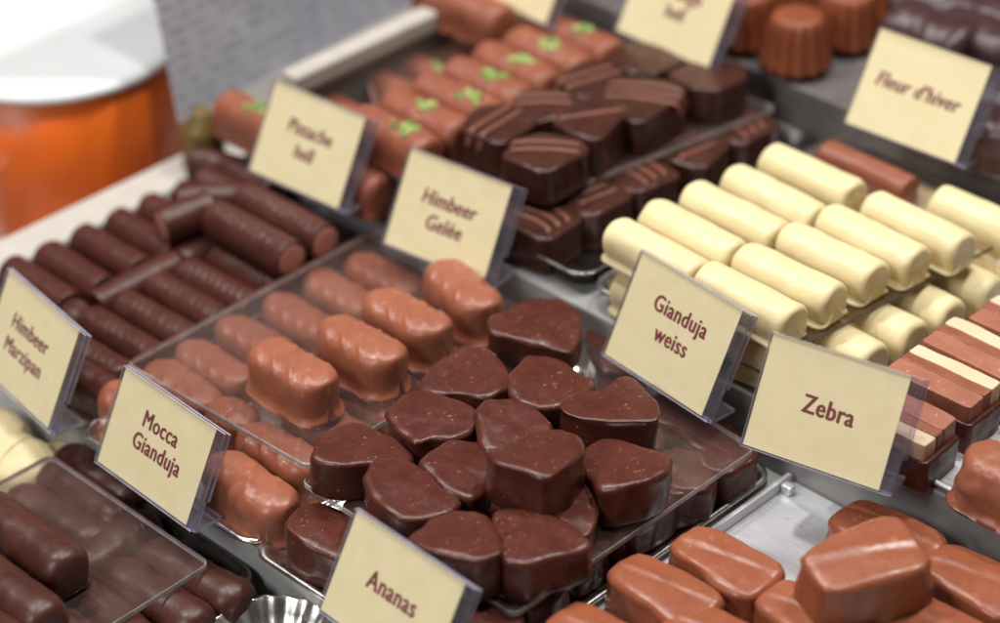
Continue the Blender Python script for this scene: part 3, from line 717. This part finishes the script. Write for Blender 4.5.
square([(512, 106), (522, 92), (555, 89), (577, 99), (562, 114), (536, 121)], 6.95, 1.65, 'dark square with two curved stripes at the rear of the front trio', 4, 2, 45)
square([(556, 78), (580, 62), (602, 58), (622, 76), (610, 96), (580, 96)], 6.95, 1.65, 'dark square with crossing stripes behind the bold striped one', 5, 2, 75, True, .0)
square([(606, 88), (624, 77), (672, 82), (685, 93), (640, 122), (618, 112)], 6.95, 1.65, 'dark square with wavy ridges, right of the bold striped one', 6, 3, 30)
square([(610, 57), (634, 41), (672, 46), (685, 57), (655, 73), (630, 70)], 6.95, 1.65, 'plain dark square under the rear cream card', 7, 0, 0, False)
square([(668, 74), (700, 58), (740, 64), (746, 76), (716, 90), (690, 86)], 6.95, 1.65, 'plain dark square at the back, next to the fluted cups', 8, 0, 0, False)
low = [(-1.75, 4.4, 'nearest the Gianduja weiss card'), (-1.55, 7.2, 'under the sheet beside the second white stick'), (-1.3, 10.1, 'under the sheet beside the third white stick'),
       (-1.0, 13.2, 'under the sheet beside the farthest white sticks'), (-.8, 16.3, 'under the sheet at the back corner'), (-4.4, 3.9, 'partly behind the Himbeer Gelée card'), (-4.0, 7.2, 'under the nearest upper square'), (-3.6, 12.4, 'under the right hand upper squares'), (-3.4, 15.6, 'under the rear upper squares')]
for i, (x, y, l) in enumerate(low):
    s = 1.38
    a = math.radians(R.uniform(-12, 12))
    poly = [(x + s * (u * math.cos(a) - w * math.sin(a)), y + s * (u * math.sin(a) + w * math.cos(a))) for u, w in ((-1, -1), (1, -1), (1, 1), (-1, 1))]
    V, F, c = slab_mesh(poly, 1.75, bev=.16, draft=.05, dome=.06, lump=.06, foot=.05, seed=40 + i, it=2, keep=.12)
    o = link_mesh('striped_dark_square', V, F, DARKQ, None, (c[0], c[1], 3.12)); tag(o, 'striped dark square in the lower layer, ' + l, 'praline', G)
    V = []; F = []
    for k in (-.75, -.15, .45):
        rings = []
        for q in range(17):
            t = -1 + q / 8
            px, py = (k + .2 * t, t * 1.22) if i % 2 else (t * 1.22, k + .3 * (1 - t * t))
            z = 1.81 - max(0, abs(t) - .8) ** 2 * 12
            d = (1, 0) if i % 2 else (0, 1)
            rings.append([(px + d[0] * .13 * math.cos(PI * j / 4), py + d[1] * .13 * math.cos(PI * j / 4), z + .055 * math.sin(PI * j / 4)) for j in range(8)])
        v, f = loft(rings); b = len(V); V += v; F += [tuple(w + b for w in ff) for ff in f]
    link_mesh('drizzle_stripes', V, F, STRIPE, o)

# ------------------------------------------------------------------ layered slices (Zebra)
G = 'layered slices behind the Zebra card'
def zebra(x, y, z, yaw, label, seed, flip=False, L=3.9, low=False):
    r = root('layered_slice', (x, y, z), (0, 0, yaw))
    def piece(name, y0, y1, h, mat, z0=0.0, x0=-L / 2 + .08, x1=L / 2 - .08, bev=.06, lump=.05):
        poly = [(x0, y0), (x1, y0), (x1, y1), (x0, y1)]
        V, F, c = slab_mesh(poly, h, bev=bev, draft=.0, dome=.02, lump=lump, foot=0, seed=seed, it=2, n=120, keep=.05)
        link_mesh(name, V, F, mat, r, (c[0], c[1], z0))
    if not flip:
        piece('milk_layer', -1.08, -.06, 1.95, GMILK, .12)
        piece('brown_layer', -.07, .43, 1.99, GBROWN, .12)
        piece('ivory_layer', .42, 1.08, 2.03, CREAMY, .12)
    else:
        piece('ivory_layer', -1.08, -.36, 1.94, CREAMY, .12)
        piece('brown_layer', -.37, .12, 1.98, GBROWN, .12)
        piece('milk_layer', .11, 1.08, 2.02, GMILK, .12)
    piece('dark_coating', -1.17, 1.17, 1.35, DARK, 0, -L / 2 - .14, L / 2 + .12, .1, .04)
    tag(r, label, 'praline', G)
zebra(17.45, 6.1, 3.1, .02, 'layered ivory, brown and milk slice right behind the top corner of the Zebra card', 1)
zebra(17.3, 8.6, 3.1, -.01, 'layered slice with an ivory top edge, second from the Zebra card', 2)
zebra(17.7, 11.2, 3.1, .02, 'layered slice beside the white sticks, third from the Zebra card', 3)
zebra(17.6, 3.0, 3.1, .04, 'layered slice with its ivory layer toward the viewer, half behind the Zebra card', 4, True)
zebra(22.2, 8.7, 3.1, .04, 'layered slice at the photo edge behind the nut praline', 5)
zebra(22.4, 11.4, 3.1, .0, 'layered slice at the photo edge, farthest of all', 6)
x, y = P(1000, 462, 5.0)
place_loaf('nut_praline', stick_mesh(4.6, 2.5, 2.1, 230, .8, .8, .45, .05, 2.3, .5, .16, .16, endlump=.2), x + .9, y + .1, 3.12, .05, MILK,
           'lumpy milk praline with a nut tip on the white edge, right of the layered slices', None)

# ------------------------------------------------------------------ fluted cups and dark pieces at the back
G = 'fluted milk chocolate cups on the upper shelf'
def cup(px, py, zb, label, seed, r0=1.6, h=2.4):
    x, y = P(px, py, zb)
    rs = []
    for k, (f, z) in enumerate([(.3, 0), (1.0, 0), (1.04, .1), (1.0, .3), (.93, .8), (.85, 1.4), (.77, 2.0), (.72, 2.3), (.66, 2.4), (.3, 2.42)]):
        rs.append([(math.cos(2 * PI * j / 96) * r0 * f * (1 + .06 * math.cos(14 * 2 * PI * j / 96) * (1 if 0 < k < 8 else .2)),
                    math.sin(2 * PI * j / 96) * r0 * f * (1 + .06 * math.cos(14 * 2 * PI * j / 96) * (1 if 0 < k < 8 else .2)), z * h / 2.4) for j in range(96)])
    V, F = loft(rs)
    tag(link_mesh('fluted_chocolate_cup', V, F, CUPM, None, (x, y, zb), (0, 0, seed)), label, 'praline', G)
cup(795, 62, 6.2, 'fluted chocolate cup nearest, standing behind the white sticks', 1)
cup(745, 38, 6.2, 'fluted chocolate cup right beside the rear cream card', 2)
cup(845, 38, 6.2, 'fluted chocolate cup left of the Fleur d\'hiver card', 3)
cup(795, 14, 6.2, 'fluted chocolate cup behind the nearest fluted cup', 4)
cup(895, 10, 6.2, 'fluted chocolate cup behind the Fleur d\'hiver card', 5)
cup(845, -10, 6.2, 'fluted chocolate cup far back between two others', 6)
cup(745, 4, 6.2, 'fluted chocolate cup behind the one beside the rear cream card', 7)
cup(700, -4, 6.2, 'fluted chocolate cup half hidden behind the rear cream card', 8)
G = 'dark glazed pieces on the upper shelf'
for i, (px, py, l, sx) in enumerate([(935, 20, 'dark glazed piece peeking over the Fleur d\'hiver card', 4.5), (985, 25, 'dark glazed piece above the right end of the Fleur d\'hiver card', 4.5), (985, 2, 'dark glazed piece far back in the corner of the photo', 4.5), (1000, 118, 'dark glazed piece right of the Fleur d\'hiver card', 3.6), (940, -10, 'dark glazed piece behind the fluted cups', 4.5)]):
    x, y = P(px, py, 8)
    place_loaf('dark_glazed_piece', stick_mesh(sx, 3.0, 2.3, 240 + i, .85, .6, .5, .04, 3, .3, .1, .1), x, y, 6.0, .1 * i, FARDARK, l, G)
for i, (px, py, l) in enumerate([(455, 8, 'blurred milk stick at the far end of the pale rail'), (560, 30, 'blurred milk stick at the foot of the rear card'), (470, 20, 'blurred milk stick behind the pistachio rows')]):
    x, y = P(px, py, 6.5)
    place_loaf('milk_chocolate_stick', stick_mesh(4.6, 2, 1.9, 250 + i, .92, .45, .6, 0, 8, 0, .05, .04), x, y, 6.0 if i != 1 else 4.9, J(.1), MILKP, l, 'blurred milk sticks at the back')

# ------------------------------------------------------------------ price cards
FONT_SX = .80
def lettering(lines, parent, Wc, Hc, size, slant=0.0, zoff=.19):
    objs = []
    V = []; F = []
    for (txt, cx, cy, sz) in lines:
        cu = bpy.data.curves.new('t', 'FONT'); cu.body = txt; cu.size = sz; cu.align_x = 'CENTER'; cu.align_y = 'CENTER'
        cu.shear = slant; cu.resolution_u = 4; cu.space_character = 1.08
        o = bpy.data.objects.new('t', cu); COL.objects.link(o)
        dg = bpy.context.evaluated_depsgraph_get()
        me = bpy.data.meshes.new_from_object(o.evaluated_get(dg))
        for ox, oy, oz in ((-.032, 0, 0), (-.016, .014, .0006), (0, -.014, .0012), (.016, .014, .0018), (.032, 0, .0024)):
            b = len(V)
            V += [(v.co.x * FONT_SX + cx + ox, v.co.y + cy + oy, oz) for v in me.vertices]
            F += [tuple(b + i for i in p.vertices) for p in me.polygons]
        bpy.data.objects.remove(o); bpy.data.curves.remove(cu); bpy.data.meshes.remove(me)
    o = link_mesh('lettering', V, F, INK, parent, (0, 0, zoff), None, False)
    return o

def prism(poly, z0, z1):
    n = len(poly)
    V = [(x, y, z0) for x, y in poly] + [(x, y, z1) for x, y in poly]
    F = [tuple(range(n))[::-1], tuple(range(n, 2 * n))] + [(i, (i + 1) % n, n + (i + 1) % n, n + i) for i in range(n)]
    return V, F, [0, 0] + [1] * n

def price_card(u, v, z, yaw, tilt, Wc, Hc, lines, label, size=.9, slant=0.0, foot=1.2, k=.988):
    # nearer or farther along the line of sight, sized to suit
    v, u, z = CX + (v - CX) * k, CY + (u - CY) * k, CZ + (z - CZ) * k; Wc *= k; Hc *= k
    # (v, u, z) is the top left corner; the card leans back by tilt
    c, s = math.cos(tilt), math.sin(tilt)
    X = Vector((math.cos(yaw), math.sin(yaw), 0)); B = Vector((-math.sin(yaw), math.cos(yaw), 0))
    Y = B * s + Vector((0, 0, c)); Z = X.cross(Y)
    bl = Vector((v, u, z)) - Y * Hc
    M = Matrix((X, Y, Z)).transposed().to_4x4(); M.translation = bl * S
    r = bpy.data.objects.new('price_card', None); COL.objects.link(r); r.matrix_world = M; r.empty_display_size = .01
    V, F, fm = [], [], []
    def add(q, m0=0):
        b = len(V); V.extend(q[0]); F.extend([tuple(b + i for i in f) for f in q[1]]); fm.extend([m0 if i == 0 else i for i in q[2]])
    e = .09
    # back leaf, wider than the paper, with a step in its right side; front leaf; foot running back
    add(prism([(-e, -e), (Wc + .50, -e), (Wc + .50, Hc * .30), (Wc + .66, Hc * .32), (Wc + .66, Hc + e * .5), (-e, Hc + e * .5)], -.14, -.02))
    add(prism([(-e * .8, -e * .8), (Wc + .42, -e * .8), (Wc + .55, Hc * .34), (Wc + .55, Hc + e * .3), (-e * .8, Hc + e * .3)], .03, .13), 2)
    ft = []
    for a, b2 in ((0, 0), (foot, 0), (foot, .16), (0, .16)):
        ft.append((a * s - b2 * c * 0 + b2 * c, -a * c - .16 + b2 * s))  # local (y, z) of a point a back and b2 up
    n0 = len(V)
    for xx in (-e, Wc + .5):
        V.extend([(xx, q[0] - .1, q[1]) for q in ft])
    for f, k in (((0, 1, 2, 3), 1), ((7, 6, 5, 4), 1), ((0, 4, 5, 1), 0), ((3, 2, 6, 7), 0), ((1, 5, 6, 2), 1), ((0, 3, 7, 4), 1)):
        F.append(tuple(n0 + i for i in f)); fm.append(k)
    link_mesh('acrylic_holder', V, F, [SLEEVE, SLEDGE, FRONT], r, None, None, False, fm)
    pv = []
    nx, ny = 16, 12
    bow = R.uniform(-.01, .012)
    for zz in (-.005, .022):
        for j in range(ny + 1):
            for i in range(nx + 1):
                a, b2 = i / nx, j / ny
                pv.append((a * Wc, b2 * Hc, zz))
    pf = []
    m = (nx + 1) * (ny + 1)
    for k in (0, m):
        for j in range(ny):
            for i in range(nx):
                a = k + j * (nx + 1) + i; pf.append((a, a + 1, a + nx + 2, a + nx + 1))
    bd = [i for i in range(nx)] + [j * (nx + 1) + nx for j in range(ny)] + [ny * (nx + 1) + i for i in range(nx, 0, -1)] + [j * (nx + 1) for j in range(ny, 0, -1)]
    for i in range(len(bd)):
        a, b2 = bd[i], bd[(i + 1) % len(bd)]; pf.append((a, b2, b2 + m, a + m))
    link_mesh('paper', pv, pf, PAPER, r, None, None, False)
    lettering([(t, x * Wc, y * Hc, sz) for t, x, y, sz in lines], r, Wc, Hc, size, slant, .0255)
    tag(r, label, 'price card', 'cream price cards in clear holders')
    return r

price_card(1.613, 12.686, 7.136, .223, .517, 5.551, 4.386, [('Zebra', .52, .50, .98)], 'cream card reading Zebra in front of the layered slices')
price_card(3.226, 4.85, 6.579, -.104, .446, 5.581, 4.536, [('Gianduja', .52, .66, .95), ('weiss', .52, .42, .95)], 'cream card reading Gianduja weiss in front of the white sticks')
price_card(-13.548, -7.354, 3.532, -.037, .46, 5.671, 4.084, [('Mocca', .50, .66, .95), ('Gianduja', .53, .42, .95)], 'cream card reading Mocca Gianduja in front of the ribbed milk bars')
price_card(2.849, -7.918, 6.378, .125, .503, 5.33, 4.262, [('Himbeer', .49, .60, .92), ('Gelée', .50, .36, .92)], 'cream card reading Himbeer Gelée in front of the striped dark squares', slant=.12)
price_card(2.258, -15.878, 6.925, .078, .499, 5.313, 4.181, [('Pistache', .50, .62, .90), ('hell', .50, .38, .90)], 'cream card reading Pistache hell in front of the green topped sticks', slant=.1)
price_card(20.195, 3.709, 9.833, .066, .558, 5.521, 4.377, [("Fleur d'hiver", .49, .52, .92)], "cream card reading Fleur d'hiver, out of focus above the white sticks", slant=.22)
price_card(-12.825, -15.775, 3.989, -.136, .45, 5.656, 4.413, [('Himbeer', .47, .62, .92), ('Marzipan', .47, .38, .92)], 'cream card reading Himbeer Marzipan in front of the dark sticks')
price_card(-13.88, 6.203, 4.0, -.036, .506, 5.636, 4.009, [('Ananas', .50, .52, 1.0)], 'cream card reading Ananas in front of the dark wedges')
# two cards at the back, cut off by the top of the photograph
def back_card(blpx, z, lines, label, slant=.1):
    x, y = P(*blpx, z)
    t = .5
    price_card(y + math.sin(t) * 4.3, x, z + math.cos(t) * 4.3, 0, t, 5.5, 4.3, lines, label, slant=slant)
back_card((617, 30), 6.3, [('Orange', .5, .62, .9), ('hell', .5, .40, .9)], 'blurred cream card behind the dark squares, its upper half out of view')
back_card((462, -12), 6.3, [], 'blurred cream card corner far back above the pistachio sticks')

# ------------------------------------------------------------------ background things, left and rear
r = root('storage_tub', (*P(60, 140, 1.25), 1.2))
tx, ty = P(60, 160, 1.25)
def lathe(prof, n=72):
    return loft([[(math.cos(2 * PI * j / n) * a, math.sin(2 * PI * j / n) * a, z) for j in range(n)] for a, z in prof])
TR = 6.1
tx, ty = P(50, 42, 4.6); r.location = Vector((tx, ty, -3.0)) * S
V, F = lathe([(3, 0), (TR - .25, 0), (TR - .1, .15), (TR - .05, 3), (TR, 7.75), (TR - .2, 7.75)]); link_mesh('tub_body', V, F, ORANGE, r)
V, F = lathe([(TR + .05, 7.6), (TR + .16, 7.63), (TR + .2, 7.75), (TR + .1, 7.95), (TR - .4, 8.08), (TR - 1.2, 8.1), (2, 8.1)]); link_mesh('lid', V, F, LID, r)
tag(r, 'round orange plastic tub with a white lid on the white counter', 'tub')
cxp, cyp = P(-24, 252, -3)
V, F = lathe([(1.6, 0), (1.62, .03), (1.9, 4.8), (2.05, 4.9), (2.05, 4.98), (1.86, 4.86), (1.58, .1), (.8, .08)]); 
tag(link_mesh('clear_plastic_cup', V, F, CLEAR, None, (cxp, cyp, -2.98)), 'clear plastic cup in front of the orange tub, at the photo edge', 'cup')
# printed sheet standing behind the marzipan tray
x, y = P(180, 122, 3.0)
r = link_mesh('printed_sheet', *[(lambda q: q)(prism([(0, 0), (30, 0), (30, 16), (0, 16)], -.1, .1))[i] for i in (0, 1)], PRINT, None, (x, y, 3.0), (math.radians(80), 0, math.radians(93)), False)
# (prism lies in XY: stand it up along the rail)
tag(r, 'grey sheet of small blurred printing standing between the tub and the pale rail', 'printed sheet')
bx0, by0 = P(285, 80, 6.5); bx1, by1 = P(455, 8, 6.5)
rail = root('tray_rail', ((bx0 + bx1) / 2, (by0 + by1) / 2, 3.0))
box('rail_bar', -.55, .55, -(by1 - by0) / 2, (by1 - by0) / 2, 2.9, 3.9, RAILM, rail, .2)
box('rail_wall', -.3, .3, -(by1 - by0) / 2 + .1, (by1 - by0) / 2 - .1, 0.01, 2.88, BACKW, rail, .05)
tag(rail, 'pale rail along the rear side of the pistachio tray', 'rail')
x, y = P(205, 165, 1.25)
tag(link_mesh('olive_bottle', *lathe([(.5, 0), (.9, .02), (1.0, .2), (1.0, 1.9), (.9, 2.2), (.45, 2.6), (.42, 3.0), (.2, 3.0)], 40), OLIVE, None, (x, y, 1.22)), 'small olive brown bottle under the left end of the printed sheet', 'bottle')

# ------------------------------------------------------------------ light
w = bpy.data.worlds.new('World'); scene.world = w; w.use_nodes = True
w.node_tree.nodes['Background'].inputs[0].default_value = (1.0, .97, .94, 1)
w.node_tree.nodes['Background'].inputs[1].default_value = .045
def area(name, pos, target, sx, sy, power, col):
    l = bpy.data.lights.new(name, 'AREA'); l.shape = 'RECTANGLE'; l.size = sx; l.size_y = sy; l.energy = power; l.color = col
    o = bpy.data.objects.new(name, l); COL.objects.link(o); o.location = pos
    o.rotation_euler = (Vector(target) - Vector(pos)).to_track_quat('-Z', 'Y').to_euler()
    return o
def at(r, f, z):   # metres to the right of and away from the camera's ground point
    return (RGT[0] * r + FWD[0] * f, RGT[1] * r + FWD[1] * f, z)
area('ceiling_lamp', at(-.2, .5, 1.5), (0, 0, 0), .35, .35, 8, (1, .98, .95))
area('spot_lamp', at(.6, .3, 1.5), (0, 0, 0), .07, .07, 12, (1, .97, .92))
area('spot_lamp', at(-.7, .1, 1.4), (0, 0, 0), .08, .08, 11, (1, .98, .94))
area('spot_lamp', at(.1, -.1, 1.6), (0, 0, 0), .07, .07, 9.5, (1, .98, .94))
area('front_fill_lamp', at(-.9, -.9, 1.0), (0, 0, 0), .4, .4, 8.5, (1, .99, .97))  # soft fill added in front of the cards to brighten them, no real window

scene.view_settings.view_transform = 'Standard'
scene.view_settings.look = 'None'
scene.view_settings.exposure = 0.0
scene.render.engine = 'CYCLES'
scene.cycles.max_bounces = 10
scene.cycles.transparent_max_bounces = 16
scene.cycles.use_denoising = True
